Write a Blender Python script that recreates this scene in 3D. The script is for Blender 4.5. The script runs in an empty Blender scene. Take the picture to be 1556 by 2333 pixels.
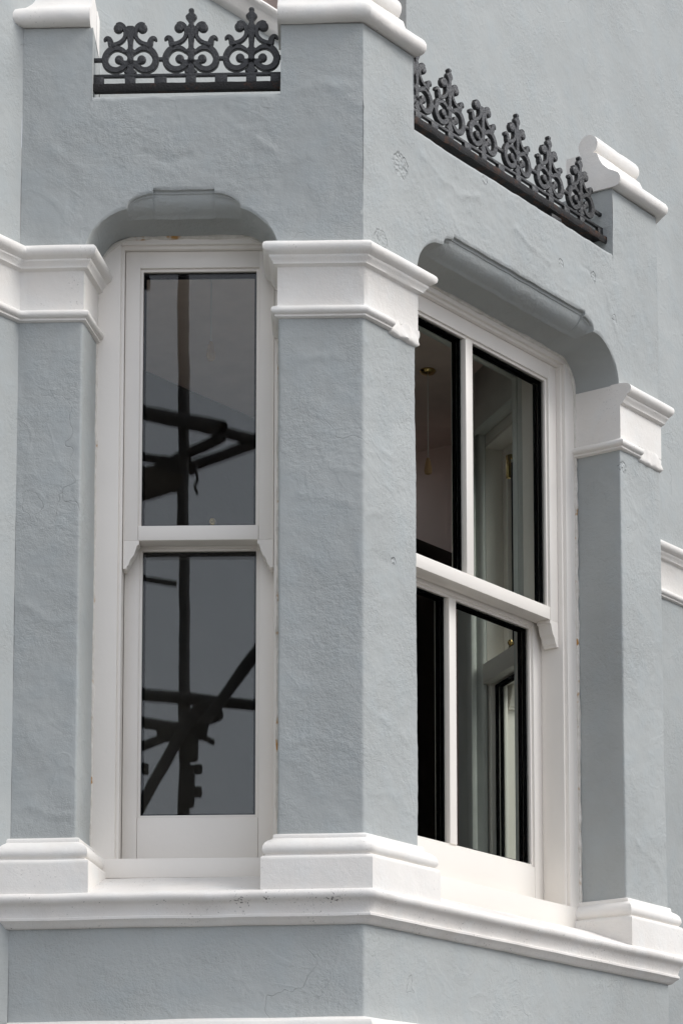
import bpy, bmesh, math, random
from mathutils import Vector, Matrix, noise
random.seed(7)
sc = bpy.context.scene
R = math.radians
# ------------------------------------------------------------------ camera
EYE = 1.6
F_PX = 6084.0
cam = bpy.data.cameras.new('camera')
cam.sensor_fit = 'AUTO'; cam.sensor_width = 36.0
cam.lens = F_PX / 2333.0 * 36.0
cam.shift_x = 0.0; cam.shift_y = 0.4440          # rising-front lens: verticals almost straight
cam.clip_start = 0.1; cam.clip_end = 2000
camo = bpy.data.objects.new('camera', cam); sc.collection.objects.link(camo)
camo.location = (0, 0, EYE); camo.rotation_euler = (R(90 + 7.3757), 0, 0)
sc.camera = camo
# ------------------------------------------------------------------ sky and sun (overcast, brighter from the right)
SUN_EL, SUN_AZ = 42.0, (1.0, -0.17)
world = bpy.data.worlds.new('World'); sc.world = world; world.use_nodes = True
wn = world.node_tree; wn.nodes.clear()
wo = wn.nodes.new('ShaderNodeOutputWorld'); bg = wn.nodes.new('ShaderNodeBackground')
sky = wn.nodes.new('ShaderNodeTexSky'); sky.sky_type = 'NISHITA'; sky.sun_disc = False
sky.sun_elevation = R(SUN_EL); sky.sun_rotation = math.atan2(SUN_AZ[0], SUN_AZ[1])
sky.air_density = 1.0; sky.dust_density = 4.0; sky.ozone_density = 1.0
hs = wn.nodes.new('ShaderNodeHueSaturation'); hs.inputs['Saturation'].default_value = 0.16
mxw = wn.nodes.new('ShaderNodeMixRGB'); mxw.inputs['Fac'].default_value = 0.7
mxw.inputs['Color2'].default_value = (6.4, 6.8, 7.75, 1)       # even cloud layer
wn.links.new(sky.outputs['Color'], hs.inputs['Color']); wn.links.new(hs.outputs['Color'], mxw.inputs['Color1'])
wn.links.new(mxw.outputs['Color'], bg.inputs['Color']); bg.inputs['Strength'].default_value = 0.132
wn.links.new(bg.outputs['Background'], wo.inputs['Surface'])
sl = bpy.data.lights.new('sun', 'SUN'); sl.energy = 1.4; sl.angle = R(28); sl.color = (1.0, 0.97, 0.93)
so = bpy.data.objects.new('sun', sl); sc.collection.objects.link(so)
sd = Vector((SUN_AZ[0], SUN_AZ[1], 0)).normalized() * math.cos(R(SUN_EL)) + Vector((0, 0, math.sin(R(SUN_EL))))
so.rotation_euler = sd.to_track_quat('Z', 'Y').to_euler(); so.location = (8, -6, 12)
sc.view_settings.view_transform = 'Standard'; sc.view_settings.look = 'None'
sc.view_settings.exposure = 0.43; sc.view_settings.gamma = 1.0; sc.view_settings.use_curve_mapping = False
sc.cycles.max_bounces = 7; sc.cycles.transparent_max_bounces = 32; sc.cycles.use_denoising = True
sc.cycles.caustics_reflective = False; sc.cycles.caustics_refractive = False

# ------------------------------------------------------------------ materials
def newmat(name):
    m = bpy.data.materials.new(name); m.use_nodes = True
    nt = m.node_tree; nt.nodes.clear()
    out = nt.nodes.new('ShaderNodeOutputMaterial'); b = nt.nodes.new('ShaderNodeBsdfPrincipled')
    nt.links.new(b.outputs['BSDF'], out.inputs['Surface'])
    return m, nt, b, out
def N(nt, t, **kw):
    n = nt.nodes.new(t)
    for k, v in kw.items():
        if k in n.inputs: n.inputs[k].default_value = v
        else: setattr(n, k, v)
    return n
def tex_noise(nt, co, scale, detail=2.0, rough=0.5, dist=0.0):
    n = N(nt, 'ShaderNodeTexNoise'); n.inputs['Scale'].default_value = scale
    n.inputs['Detail'].default_value = detail; n.inputs['Roughness'].default_value = rough
    n.inputs['Distortion'].default_value = dist
    nt.links.new(co, n.inputs['Vector']); return n.outputs['Fac']
def ramp(nt, x, a, b, c0=0.0, c1=1.0):
    n = N(nt, 'ShaderNodeMapRange'); n.clamp = True
    n.inputs['From Min'].default_value = a; n.inputs['From Max'].default_value = b
    n.inputs['To Min'].default_value = c0; n.inputs['To Max'].default_value = c1
    nt.links.new(x, n.inputs['Value']); return n.outputs['Result']
def mth(nt, op, a, b=None):
    n = N(nt, 'ShaderNodeMath'); n.operation = op
    for i, x in enumerate((a, b)):
        if x is None: continue
        if isinstance(x, (int, float)): n.inputs[i].default_value = x
        else: nt.links.new(x, n.inputs[i])
    return n.outputs[0]
def mixc(nt, fac, c1, c2):
    n = N(nt, 'ShaderNodeMixRGB')
    if isinstance(fac, float): n.inputs['Fac'].default_value = fac
    else: nt.links.new(fac, n.inputs['Fac'])
    for k, c in (('Color1', c1), ('Color2', c2)):
        if isinstance(c, tuple): n.inputs[k].default_value = (*c, 1)
        else: nt.links.new(c, n.inputs[k])
    return n.outputs['Color']
def bump(nt, h, dist, strength=1.0, prev=None):
    n = N(nt, 'ShaderNodeBump'); n.inputs['Distance'].default_value = dist; n.inputs['Strength'].default_value = strength
    nt.links.new(h, n.inputs['Height'])
    if prev is not None: nt.links.new(prev, n.inputs['Normal'])
    return n.outputs['Normal']
def coords(nt): return N(nt, 'ShaderNodeNewGeometry').outputs['Position']

def spots(nt, co, pts):
    """soft blob mask around world points, ragged by noise: places where the render has been patched or broken"""
    rag = tex_noise(nt, co, 55, 3, .6)
    tot = None
    for (p, r) in pts:
        v = N(nt, 'ShaderNodeVectorMath'); v.operation = 'DISTANCE'
        nt.links.new(co, v.inputs[0]); v.inputs[1].default_value = p
        dd = mth(nt, 'ADD', mth(nt, 'DIVIDE', v.outputs['Value'], r), mth(nt, 'MULTIPLY', mth(nt, 'SUBTRACT', rag, .5), 1.1))
        m = ramp(nt, dd, .85, 1.0, 1, 0)
        tot = m if tot is None else mth(nt, 'MAXIMUM', tot, m)
    return tot

def stucco(name, col, rough_amt=1.0, patches=None, dirt=0.0, crack=1.0, specks=None):
    m, nt, b, o = newmat(name)
    co = coords(nt)
    big = tex_noise(nt, co, 2.2, 3, .55); mid = tex_noise(nt, co, 13, 2, .5)
    fine = tex_noise(nt, co, 270, 2, .65); lump = tex_noise(nt, co, 75, 1, .5)
    dark = tuple(c * .93 for c in col); lite = tuple(min(1, c * 1.05) for c in col)
    c = mixc(nt, ramp(nt, big, .35, .65), dark, lite)
    c = mixc(nt, ramp(nt, mid, .45, .7, 0, .35), c, (col[0] * .95, col[1] * 1.0, col[2] * 1.04))
    rgh = ramp(nt, tex_noise(nt, co, 4.2, 3, .6), .38, .64, .25, 1.0)         # trowelled smoother in places
    rdg = ramp(nt, mth(nt, 'ABSOLUTE', mth(nt, 'SUBTRACT', tex_noise(nt, co, 5.5, 3, .55, .8), .5)), 0.0, .05, 1, 0)
    rdg = mth(nt, 'MULTIPLY', rdg, ramp(nt, big, .46, .58))               # raised trowel ridges
    h = mth(nt, 'ADD', mth(nt, 'MULTIPLY', mid, .0048 * rough_amt), mth(nt, 'MULTIPLY', mth(nt, 'MULTIPLY', lump, rgh), .0040 * rough_amt))
    h = mth(nt, 'ADD', h, mth(nt, 'MULTIPLY', rdg, .0009 * rough_amt))
    h = mth(nt, 'ADD', h, mth(nt, 'MULTIPLY', mth(nt, 'MULTIPLY', fine, rgh), .0034 * rough_amt))
    if crack > 0:
        # a few old hairline cracks
        vor = N(nt, 'ShaderNodeTexVoronoi'); vor.feature = 'DISTANCE_TO_EDGE'; vor.inputs['Scale'].default_value = 1.7
        wv = N(nt, 'ShaderNodeVectorMath'); wv.operation = 'ADD'
        nn = N(nt, 'ShaderNodeTexNoise'); nn.inputs['Scale'].default_value = 6; nn.inputs['Detail'].default_value = 3
        sc_ = N(nt, 'ShaderNodeVectorMath'); sc_.operation = 'SCALE'; sc_.inputs['Scale'].default_value = .4
        nt.links.new(co, nn.inputs['Vector']); nt.links.new(nn.outputs['Color'], sc_.inputs[0])
        nt.links.new(co, wv.inputs[0]); nt.links.new(sc_.outputs[0], wv.inputs[1]); nt.links.new(wv.outputs[0], vor.inputs['Vector'])
        crk = mth(nt, 'MULTIPLY', ramp(nt, vor.outputs['Distance'], 0.0, 0.004, 1, 0), ramp(nt, big, .56, .66))
        c = mixc(nt, mth(nt, 'MULTIPLY', crk, .16 * crack), c, tuple(x * .4 for x in col))
        h = mth(nt, 'SUBTRACT', h, mth(nt, 'MULTIPLY', crk, .0012 * crack))
    if dirt > 0:
        dm = mth(nt, 'MULTIPLY', ramp(nt, tex_noise(nt, co, 160, 2, .6), .62, .72), ramp(nt, tex_noise(nt, co, 6, 2, .6), .56, .68))
        c = mixc(nt, mth(nt, 'MULTIPLY', dm, min(1, dirt)), c, (.10, .085, .07))
        c = mixc(nt, ramp(nt, tex_noise(nt, co, 9, 3, .6), .50, .72, 0, .14 * dirt), c, (.42, .36, .30))
    if specks:
        near = None
        for (p, r) in specks:
            v = N(nt, 'ShaderNodeVectorMath'); v.operation = 'DISTANCE'; nt.links.new(co, v.inputs[0]); v.inputs[1].default_value = p
            q = ramp(nt, v.outputs['Value'], 0, r, .17, 0); near = q if near is None else mth(nt, 'MAXIMUM', near, q)
        k = ramp(nt, mth(nt, 'ADD', tex_noise(nt, co, 120, 2, .6), near), .70, .76)
        c = mixc(nt, mth(nt, 'MULTIPLY', k, .85), c, (.05, .045, .04))
    if patches:
        sp = spots(nt, co, patches)
        rim = mth(nt, 'MULTIPLY', mth(nt, 'MULTIPLY', sp, mth(nt, 'SUBTRACT', 1.0, sp)), 4.0)
        c = mixc(nt, mth(nt, 'MULTIPLY', rim, .16), c, tuple(x * .35 for x in col))
        h = mth(nt, 'ADD', h, mth(nt, 'MULTIPLY', sp, mth(nt, 'MULTIPLY', mth(nt, 'SUBTRACT', lump, .8), .010)))
    nt.links.new(c, b.inputs['Base Color']); nt.links.new(bump(nt, h, 1.0, 1.0), b.inputs['Normal'])
    b.inputs['Roughness'].default_value = .82; b.inputs['Specular IOR Level'].default_value = .25
    return m

BLUE = (0.406, 0.422, 0.412)
WHITE = (0.82, 0.787, 0.738)
def plain(name, col, rough=.5, spec=.5, metal=0.0, bscale=None, bdist=.001, var=.06, vscale=9):
    m, nt, b, o = newmat(name); co = coords(nt)
    c = mixc(nt, ramp(nt, tex_noise(nt, co, vscale, 3, .6), .3, .7), tuple(x * (1 - var) for x in col), tuple(min(1, x * (1 + var)) for x in col))
    nt.links.new(c, b.inputs['Base Color'])
    b.inputs['Roughness'].default_value = rough; b.inputs['Specular IOR Level'].default_value = spec; b.inputs['Metallic'].default_value = metal
    if bscale: nt.links.new(bump(nt, tex_noise(nt, co, bscale, 3, .6), bdist, .8), b.inputs['Normal'])
    return m
M = {}
def glass_mat():
    m = bpy.data.materials.new('window_glass'); m.use_nodes = True; nt = m.node_tree; nt.nodes.clear()
    out = nt.nodes.new('ShaderNodeOutputMaterial'); g = nt.nodes.new('ShaderNodeNewGeometry')
    dt = N(nt, 'ShaderNodeVectorMath'); dt.operation = 'DOT_PRODUCT'
    nt.links.new(g.outputs['Normal'], dt.inputs[0]); nt.links.new(g.outputs['Incoming'], dt.inputs[1])
    ca = mth(nt, 'ABSOLUTE', dt.outputs['Value'])
    n_ = 1.415                                                   # reflectance of light polarised in the plane of incidence
    ct = mth(nt, 'SQRT', mth(nt, 'SUBTRACT', 1.0, mth(nt, 'DIVIDE', mth(nt, 'SUBTRACT', 1.0, mth(nt, 'MULTIPLY', ca, ca)), n_ * n_)))
    nc = mth(nt, 'MULTIPLY', ca, n_)
    rp = mth(nt, 'DIVIDE', mth(nt, 'SUBTRACT', nc, ct), mth(nt, 'ADD', nc, ct))
    fr = mth(nt, 'MULTIPLY', rp, rp)
    gl = N(nt, 'ShaderNodeBsdfGlossy'); gl.inputs['Roughness'].default_value = 0.0; gl.inputs['Color'].default_value = (1, 1, 1, 1)
    co = g.outputs['Position']
    nt.links.new(bump(nt, tex_noise(nt, co, 5, 1, .4), .0007, .30), gl.inputs['Normal'])
    tr = N(nt, 'ShaderNodeBsdfTransparent'); tr.inputs['Color'].default_value = (.965, .975, .965, 1)
    mx = N(nt, 'ShaderNodeMixShader'); nt.links.new(fr, mx.inputs['Fac'])
    nt.links.new(tr.outputs[0], mx.inputs[1]); nt.links.new(gl.outputs[0], mx.inputs[2])
    nt.links.new(mx.outputs[0], out.inputs['Surface'])
    return m
def iron_mat():
    m, nt, b, o = newmat('black_painted_iron'); co = coords(nt)
    n1 = tex_noise(nt, co, 140, 3, .65); n2 = tex_noise(nt, co, 420, 2, .6)
    c = mixc(nt, ramp(nt, tex_noise(nt, co, 40, 3, .6), .35, .7), (.008, .008, .009), (.018, .018, .019))
    nt.links.new(c, b.inputs['Base Color']); b.inputs['Roughness'].default_value = .36; b.inputs['Specular IOR Level'].default_value = .6
    nrm = bump(nt, n1, .004, .8); nrm = bump(nt, n2, .0015, .7, nrm); nt.links.new(nrm, b.inputs['Normal'])
    return m
def rust_mat():
    m, nt, b, o = newmat('rusted_iron'); co = coords(nt)
    k = ramp(nt, tex_noise(nt, co, 22, 4, .65), .53, .68)
    c = mixc(nt, k, (.012, .011, .011), (.070, .026, .010))
    nt.links.new(c, b.inputs['Base Color']); b.inputs['Roughness'].default_value = .75
    nt.links.new(bump(nt, tex_noise(nt, co, 160, 4, .7), .005, .9), b.inputs['Normal'])
    return m

# ------------------------------------------------------------------ geometry helpers
def V2(x, y): return Vector((x, y, 0))
D = 7.2; TH = R(54)
K = V2(0.0611, D); LA = 0.965; LB = 1.69
dA = V2(1, 0); nA = V2(0, -1)
dB = V2(math.cos(TH), math.sin(TH)); nB = V2(math.sin(TH), -math.cos(TH))
dC = V2(math.cos(2 * TH), math.sin(2 * TH)); nC = V2(math.sin(2 * TH), -math.cos(2 * TH))
KL = K - dA * LA; KB = K + dB * LB; KR = KB + dC * LA
TR = (KR - KL).dot(dB)
class Frame:
    def __init__(s, o, d, n, shear=0.0): s.o, s.d, s.n, s.k = o, d, n, shear
    def pt(s, u, d=0.0, z=0.0):
        p = s.o + s.d * u - s.n * d
        return Vector((p.x, p.y, z + s.k * u))
FA = Frame(K, dA, nA, 0.018)        # left canted face, settled a little towards the house wall; u runs from -LA to 0
FAw = Frame(K, dA, nA, 0.010)       # its window
FB = Frame(K, dB, nB); FC = Frame(KB, dC, nC); FW = Frame(KL, dB, nB)
DZL = -0.018 * LA

def nz(p, f): return noise.noise(Vector(p) * f)
def wob(p, amp=1.0):
    return amp * (.0032 * nz(p, 2.3) + .0018 * nz(p, 7.0) + .0008 * nz(p, 24.0) + .0009 * nz(p, 58.0))

RIDGES = []
def ridge(F_, pts, w, amp):
    P = [F_.pt(u, 0, z) for u, z in pts]
    lo = Vector([min(p[i] for p in P) - .05 for i in range(3)]); hi = Vector([max(p[i] for p in P) + .05 for i in range(3)])
    RIDGES.append((P, w, amp, lo, hi))
def relief(q):
    t = 0.0
    for P, w, amp, lo, hi in RIDGES:
        if not (lo.x < q.x < hi.x and lo.y < q.y < hi.y and lo.z < q.z < hi.z): continue
        p = q + Vector((nz(q, 14), nz(q, 15.3), nz(q, 17))) * .012
        best = 9.0
        for a, b in zip(P, P[1:]):
            ab = b - a; k = max(0, min(1, (p - a).dot(ab) / ab.length_squared)); best = min(best, (p - a - ab * k).length)
        t += amp * math.exp(-(best / w) ** 2) * (.6 + .8 * nz(q, 20))
    return t
_wob0 = wob
def wob(p, amp=1.0): return _wob0(p, amp) + (relief(Vector(p)) if amp > .5 else 0.0)
for pts, w, a in (([(-.155, 5.055), (-.11, 5.075), (-.05, 5.03), (.0, 4.995)], .010, .0045), ([(-.19, 5.04), (-.09, 5.06), (-.03, 5.05)], .008, .003), ([(-.85, 4.92), (-.83, 4.80), (-.82, 4.70)], .007, -.003),
                  ([(-.87, 4.88), (-.80, 4.82), (-.74, 4.84)], .012, .004), ([(-.62, 4.86), (-.55, 4.84), (-.50, 4.86)], .016, -.004), ([(-.30, 4.90), (-.22, 4.83), (-.15, 4.85)], .012, .003),
                  ([(-.20, 3.925), (-.11, 3.935), (-.0, 3.915)], .007, .0035), ([(-.235, 3.47), (-.16, 3.44)], .008, .003), ([(-.17, 3.86), (-.03, 3.83)], .010, .003), ([(-.21, 3.15), (-.12, 3.17), (-.03, 3.12)], .012, .003),
                  ([(-.93, 3.55), (-.86, 3.50), (-.80, 3.52)], .010, .003), ([(-.92, 2.99), (-.84, 2.96), (-.80, 2.965)], .007, .004), ([(-.18, 4.25), (-.08, 4.27)], .010, .003), ([(-.45, 2.50), (-.2, 2.47)], .014, .003)):
    ridge(FA, pts, w, a)
for pts, w, a in (([(.02, 3.80), (.12, 3.84)], .007, .0035), ([(.03, 3.25), (.16, 3.22), (.20, 3.19)], .008, .004), ([(.02, 4.02), (.15, 3.99)], .008, .003), ([(.06, 3.70), (.13, 3.69)], .009, -.003), ([(.03, 3.02), (.18, 3.04)], .009, .003),
                  ([(1.18, 4.93), (1.26, 4.90), (1.33, 4.91)], .007, -.004), ([(1.35, 4.86), (1.43, 4.75), (1.50, 4.70)], .009, .003), ([(1.52, 5.05), (1.60, 4.88), (1.64, 4.78)], .008, -.003), ([(.30, 4.95), (.50, 4.90), (.60, 4.93)], .012, .003),
                  ([(1.45, 4.25), (1.55, 4.16), (1.58, 4.10)], .008, .003), ([(1.46, 3.60), (1.60, 3.55)], .012, .003), ([(1.47, 3.10), (1.62, 3.05), (1.66, 3.0)], .010, .004), ([(.8, 4.90), (1.0, 4.86)], .010, .003)):
    ridge(FB, pts, w, a)

class MB:
    def __init__(s): s.v = []; s.f = []
    def grid(s, rows, flip=False, loop=False):
        n = len(rows[0]); b = len(s.v)
        for r in rows: s.v.extend([tuple(p) for p in r])
        for i in range(len(rows) - 1):
            for j in range(n if loop else n - 1):
                k = (j + 1) % n
                q = (b + i * n + j, b + i * n + k, b + (i + 1) * n + k, b + (i + 1) * n + j)
                s.f.append(q[::-1] if flip else q)
    def poly(s, pts, flip=False):
        b = len(s.v); s.v.extend([tuple(p) for p in pts]); q = tuple(range(b, b + len(pts)))
        s.f.append(q[::-1] if flip else q)
    def box(s, fr, u0, u1, d0, d1, z0, z1):
        P = [fr.pt(u, d, z) for z in (z0, z1) for (u, d) in ((u0, d0), (u1, d0), (u1, d1), (u0, d1))]
        b = len(s.v); s.v.extend([tuple(p) for p in P])
        for q in ((0, 3, 2, 1), (4, 5, 6, 7), (0, 1, 5, 4), (1, 2, 6, 5), (2, 3, 7, 6), (3, 0, 4, 7)):
            s.f.append(tuple(b + i for i in q))
    def build(s, name, mat, parent=None, smooth=True, angle=35, bevel=0.0, merge=True):
        bm = bmesh.new()
        o = parent_origin(parent)
        vs = [bm.verts.new(Vector(p) - o) for p in s.v]
        for q in s.f:
            try: bm.faces.new([vs[i] for i in q])
            except ValueError: pass
        if merge: bmesh.ops.remove_doubles(bm, verts=bm.verts, dist=1e-5)
        bmesh.ops.recalc_face_normals(bm, faces=bm.faces)
        if bevel > 0:
            es = [e for e in bm.edges if len(e.link_faces) == 2 and e.calc_face_angle(0) > R(40)]
            bmesh.ops.bevel(bm, geom=es, offset=bevel, segments=2, affect='EDGES', profile=.5, clamp_overlap=True)
        me = bpy.data.meshes.new(name); bm.to_mesh(me); bm.free()
        me.materials.append(M[mat])
        if smooth:
            me.shade_smooth(); me.set_sharp_from_angle(angle=R(angle))
        ob = bpy.data.objects.new(name, me); sc.collection.objects.link(ob)
        if parent: ob.parent = parent
        return ob
def parent_origin(p):
    o = Vector((0, 0, 0))
    while p is not None: o = o + p.location; p = p.parent
    return o
def thing(name, label, cat, loc=(0, 0, 0), group=None):
    e = bpy.data.objects.new(name, None); e.empty_display_size = .2; sc.collection.objects.link(e); e.location = loc
    e['label'] = label; e['category'] = cat
    if group: e['group'] = group
    return e
def samp(a, b, step):
    n = max(1, int(math.ceil(abs(b - a) / step))); return [a + (b - a) * i / n for i in range(n + 1)]

def round_path(pts, r, seg=4):
    """pts: list of Vectors (z = dz carried along); rounds inner corners"""
    out = [pts[0]]
    for i in range(1, len(pts) - 1):
        p, a, b = pts[i], pts[i - 1], pts[i + 1]
        da = (a - p); db = (b - p); la, lb = da.length, db.length
        rr = min(r, la * .4, lb * .4)
        p0 = p + da / la * rr; p1 = p + db / lb * rr
        for k in range(seg + 1):
            t = k / seg
            out.append(p0 * (1 - t) ** 2 + p * 2 * t * (1 - t) + p1 * t * t)
    out.append(pts[-1]); return out
def dense(pts, step):
    out = []
    for a, b in zip(pts, pts[1:]):
        n = max(1, int((b - a).length / step))
        out += [a.lerp(b, i / n) for i in range(n)]
    out.append(pts[-1]); return out
def right_normals(pts):
    ns = []
    for i in range(len(pts)):
        a = pts[max(0, i - 1)]; b = pts[min(len(pts) - 1, i + 1)]
        d = (b - a); d.z = 0
        if d.length < 1e-9: d = Vector((1, 0, 0))
        d.normalize(); ns.append(Vector((d.y, -d.x, 0)))
    return ns

def prism(path, back, z0, z1, step=.0095, r=.007, amp=1.0):
    """wall piece: exposed path (plan, dz in z) rounded and rippled, closed by the hidden back points"""
    mb = MB()
    P = dense(round_path(path, r), step); ns = right_normals(P)
    zs = samp(z0, z1, step)
    rows = []
    for z in zs:
        row = []
        for p, n in zip(P, ns):
            q = Vector((p.x, p.y, z + p.z)); row.append(q + n * wob(q, amp))
        row += [Vector((b.x, b.y, z + b.z)) for b in back]
        rows.append(row)
    mb.grid(rows, loop=True)
    mb.poly(rows[0], True); mb.poly(rows[-1])
    return mb

def sweep(mb, path, prof, step=.03, amp=.0012, back=-.03, caps=True, hf=1.0):
    """moulding: profile (outward offset, z) along a mitred plan path"""
    n = len(path)
    offs = []
    for i in range(n):
        def nn(a, b):
            d = b - a; d = Vector((d.x, d.y, 0)).normalized(); return Vector((d.y, -d.x, 0))
        if i == 0: m = nn(path[0], path[1])
        elif i == n - 1: m = nn(path[-2], path[-1])
        else:
            n1, n2 = nn(path[i - 1], path[i]), nn(path[i], path[i + 1])
            m = (n1 + n2); m = m / m.length; m = m / max(.25, m.dot(n1))
        offs.append(m)
    sec = [(back, prof[0][1])] + list(prof) + [(back, prof[-1][1])]
    rows = []
    for i in range(n - 1):
        a, b = path[i], path[i + 1]
        k = max(1, int((b - a).length / step))
        for j in range(k + (1 if i == n - 2 else 0)):
            t = j / k; p = a.lerp(b, t); m = offs[i].lerp(offs[i + 1], t)
            row = []
            for (o, z) in sec:
                q = Vector((p.x, p.y, z + p.z)) + m * o
                if o > back + 1e-6:
                    w = nz(q, 9.0 * hf) * amp + nz(q, 33.0 * hf) * amp * .45
                    q = q + m * w + Vector((0, 0, nz(q + Vector((5, 1, 2)), 7.0 * hf) * amp))
                row.append(q)
            rows.append(row)
    mb.grid(rows)
    if caps: mb.poly(rows[0], True); mb.poly(rows[-1])
def xy(v, dz=0.0): return Vector((v.x, v.y, dz))
def Ap(u, d=0.0): p = FA.pt(u, d, 0); return p
def Bp(t, d=0.0): return FB.pt(t, d, 0)
def Cp(v, d=0.0): return FC.pt(v, d, 0)
def Wp(t, d=0.0, dz=0.0): p = FW.pt(t, d, 0); p.z = dz; return p

M['blue_flat'] = stucco('pale_blue_smooth_render', BLUE, .55)
M['blue'] = stucco('pale_blue_stucco', BLUE, .68, patches=[
    (tuple(FB.pt(.185, 0, 4.885)), .040), (tuple(FB.pt(.085, 0, 4.625)), .032), (tuple(FB.pt(1.447, 0, 4.315)), .022),
    (tuple(FB.pt(1.07, 0, 4.88)), .014), (tuple(FB.pt(1.27, 0, 4.90)), .018), (tuple(FB.pt(1.40, 0, 4.80)), .016),
    (tuple(FB.pt(.145, 0, 3.70)), .012), (tuple(FB.pt(.63, 0, 5.0)), .016)])
M['white'] = stucco('white_masonry_paint', WHITE, .27, dirt=.45, crack=0)
M['sill'] = stucco('white_sill_paint', (.80, .765, .72), .30, dirt=1.0, crack=0, specks=[
    (tuple(FA.pt(-.335, -.05, 2.715)), .05), (tuple(FA.pt(-.262, -.05, 2.715)), .03), (tuple(FA.pt(-.08, -.05, 2.712)), .035), (tuple(FB.pt(.08, -.05, 2.71)), .02), (tuple(FA.pt(-.55, -.05, 2.71)), .02)])
M['joinery'] = plain('white_joinery_paint', (.82, .778, .718), .38, .45, bscale=60, bdist=.0006, var=.025, vscale=3)
def seal_mat():
    m, nt, b, o = newmat('cream_sealant'); co = coords(nt)
    c = mixc(nt, ramp(nt, tex_noise(nt, co, 30, 3, .6), .3, .7), (.56, .53, .47), (.74, .71, .66))
    c = mixc(nt, ramp(nt, tex_noise(nt, co, 13, 3, .6), .62, .68), c, (.42, .22, .06))
    nt.links.new(c, b.inputs['Base Color']); b.inputs['Roughness'].default_value = .7
    nt.links.new(bump(nt, tex_noise(nt, co, 90, 3, .6), .004, .8), b.inputs['Normal'])
    return m
M['seal'] = seal_mat()
M['iron'] = iron_mat(); M['rust'] = rust_mat(); M['glass'] = glass_mat()
M['black'] = plain('black_spacer', (.004, .004, .0045), 1.0, 0.0)
M['brass'] = plain('brass', (.62, .45, .18), .25, .5, 1.0)
M['wood'] = plain('pale_turned_wood', (.52, .33, .18), .5, .4, var=.15, vscale=40)
M['cord'] = plain('white_cord', (.7, .68, .64), .8, .2)
M['ceil'] = plain('pinkish_ceiling_paint', (.80, .65, .59), .9, .2)
M['room'] = plain('dusky_pink_room_wall', (.82, .65, .60), .9, .2, var=.08, vscale=2)
M['lining'] = plain('pale_window_lining', (.56, .57, .54), .6, .3, bscale=30, bdist=.001)
M['boards'] = plain('pale_carpet', (.66, .60, .53), .5, .4, bscale=20)
M['dark_filler'] = plain('near_black_fill', (.024, .018, .015), .6, .3, bscale=30, bdist=.002, var=.3, vscale=6)  # near black, for the added shapes that darken the panes
M['lead'] = plain('grey_lead', (.30, .31, .32), .6, .4, bscale=20, bdist=.004)
M['tube'] = plain('weathered_scaffold_steel', (.06, .06, .063), .5, .5, .4, bscale=50, bdist=.002, var=.3, vscale=6)
M['clamp'] = plain('dark_clamp_steel', (.03, .03, .032), .6, .4, bscale=80, bdist=.003, var=.3, vscale=20)
M['plank'] = plain('dirty_scaffold_plank', (.10, .085, .07), .8, .3, bscale=30, bdist=.004, var=.3)
M['ground'] = plain('worn_concrete_paving', (.155, .15, .145), .9, .2, bscale=25, bdist=.01, var=.18, vscale=1.2)
M['nwall'] = plain('near_black_stone', (.035, .032, .030), .9, .2, bscale=8, bdist=.02, var=.35, vscale=3)
M['nroof'] = plain('dark_slate', (.030, .031, .034), .7, .3, bscale=12, bdist=.01, var=.2)
M['nframe'] = plain('dull_window_paint', (.20, .19, .18), .6, .3)

# ------------------------------------------------------------------ ground
g = MB(); g.poly([(-300, -300, 0), (300, -300, 0), (300, 300, 0), (-300, 300, 0)])
go = g.build('ground', 'ground'); go['kind'] = 'structure'; go['label'] = 'worn concrete ground in front of the house'

# ------------------------------------------------------------------ the house
house = thing('house', 'pale blue stuccoed house with white trimmed canted bay window', 'house', (KB.x, KB.y, 0))

# main wall behind the bay, with the opening of the bay and of the upper window
def breaks(vals, a, b, fine, coarse, f0, f1):
    v = set()
    for lo, hi, st in ((a, f0, coarse), (f0, f1, fine), (f1, b, coarse)):
        if hi > lo: v.update(round(x, 4) for x in samp(lo, hi, st))
    v = sorted(x for x in v if all(abs(x - y) > fine * .45 for y in vals)); return sorted(v + list(vals))
UW0, UW1, UWZ, UWT = .55, 1.918, 5.70, 7.3
ts = breaks([0, UW0, UW1, TR, -6, 9], -6, 9, .035, .4, -.4, 4.4)
zs = breaks([0, 4.96, UWZ, UWT, 9.5, 2.0], 0, 9.5, .035, .4, 2.0, 6.8)
mb = MB(); idx = {}
def mv(t, z):
    k = (t, z)
    if k not in idx:
        p = FW.pt(t, 0, z); p = p + nB * wob(p, .35); idx[k] = len(mb.v); mb.v.append(tuple(p))
    return idx[k]
for t0, t1 in zip(ts, ts[1:]):
    for z0, z1 in zip(zs, zs[1:]):
        tm, zm = (t0 + t1) / 2, (z0 + z1) / 2
        if 0 < tm < TR and zm < 4.96: continue
        if UW0 < tm < UW1 and UWZ < zm < UWT: continue
        mb.f.append((mv(t0, z0), mv(t1, z0), mv(t1, z1), mv(t0, z1)))
for u in (UW0, UW1):
    rows = [[FW.pt(u, d, z) for d in (0, .004, .08, .16)] for z in samp(UWZ, UWT, .1)]
    mb.grid(rows)
mb.grid([[FW.pt(u, d, UWT) for d in (0, .16)] for u in (UW0, UW1)]); mb.grid([[FW.pt(u, d, UWZ) for d in (0, .16)] for u in (UW0, UW1)])
mb.box(FW, -6, 0, .16, .3, 0, 9.5); mb.box(FW, TR, 9, .16, .3, 0, 9.5)
mb.build('house_wall', 'blue_flat', house)

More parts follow.
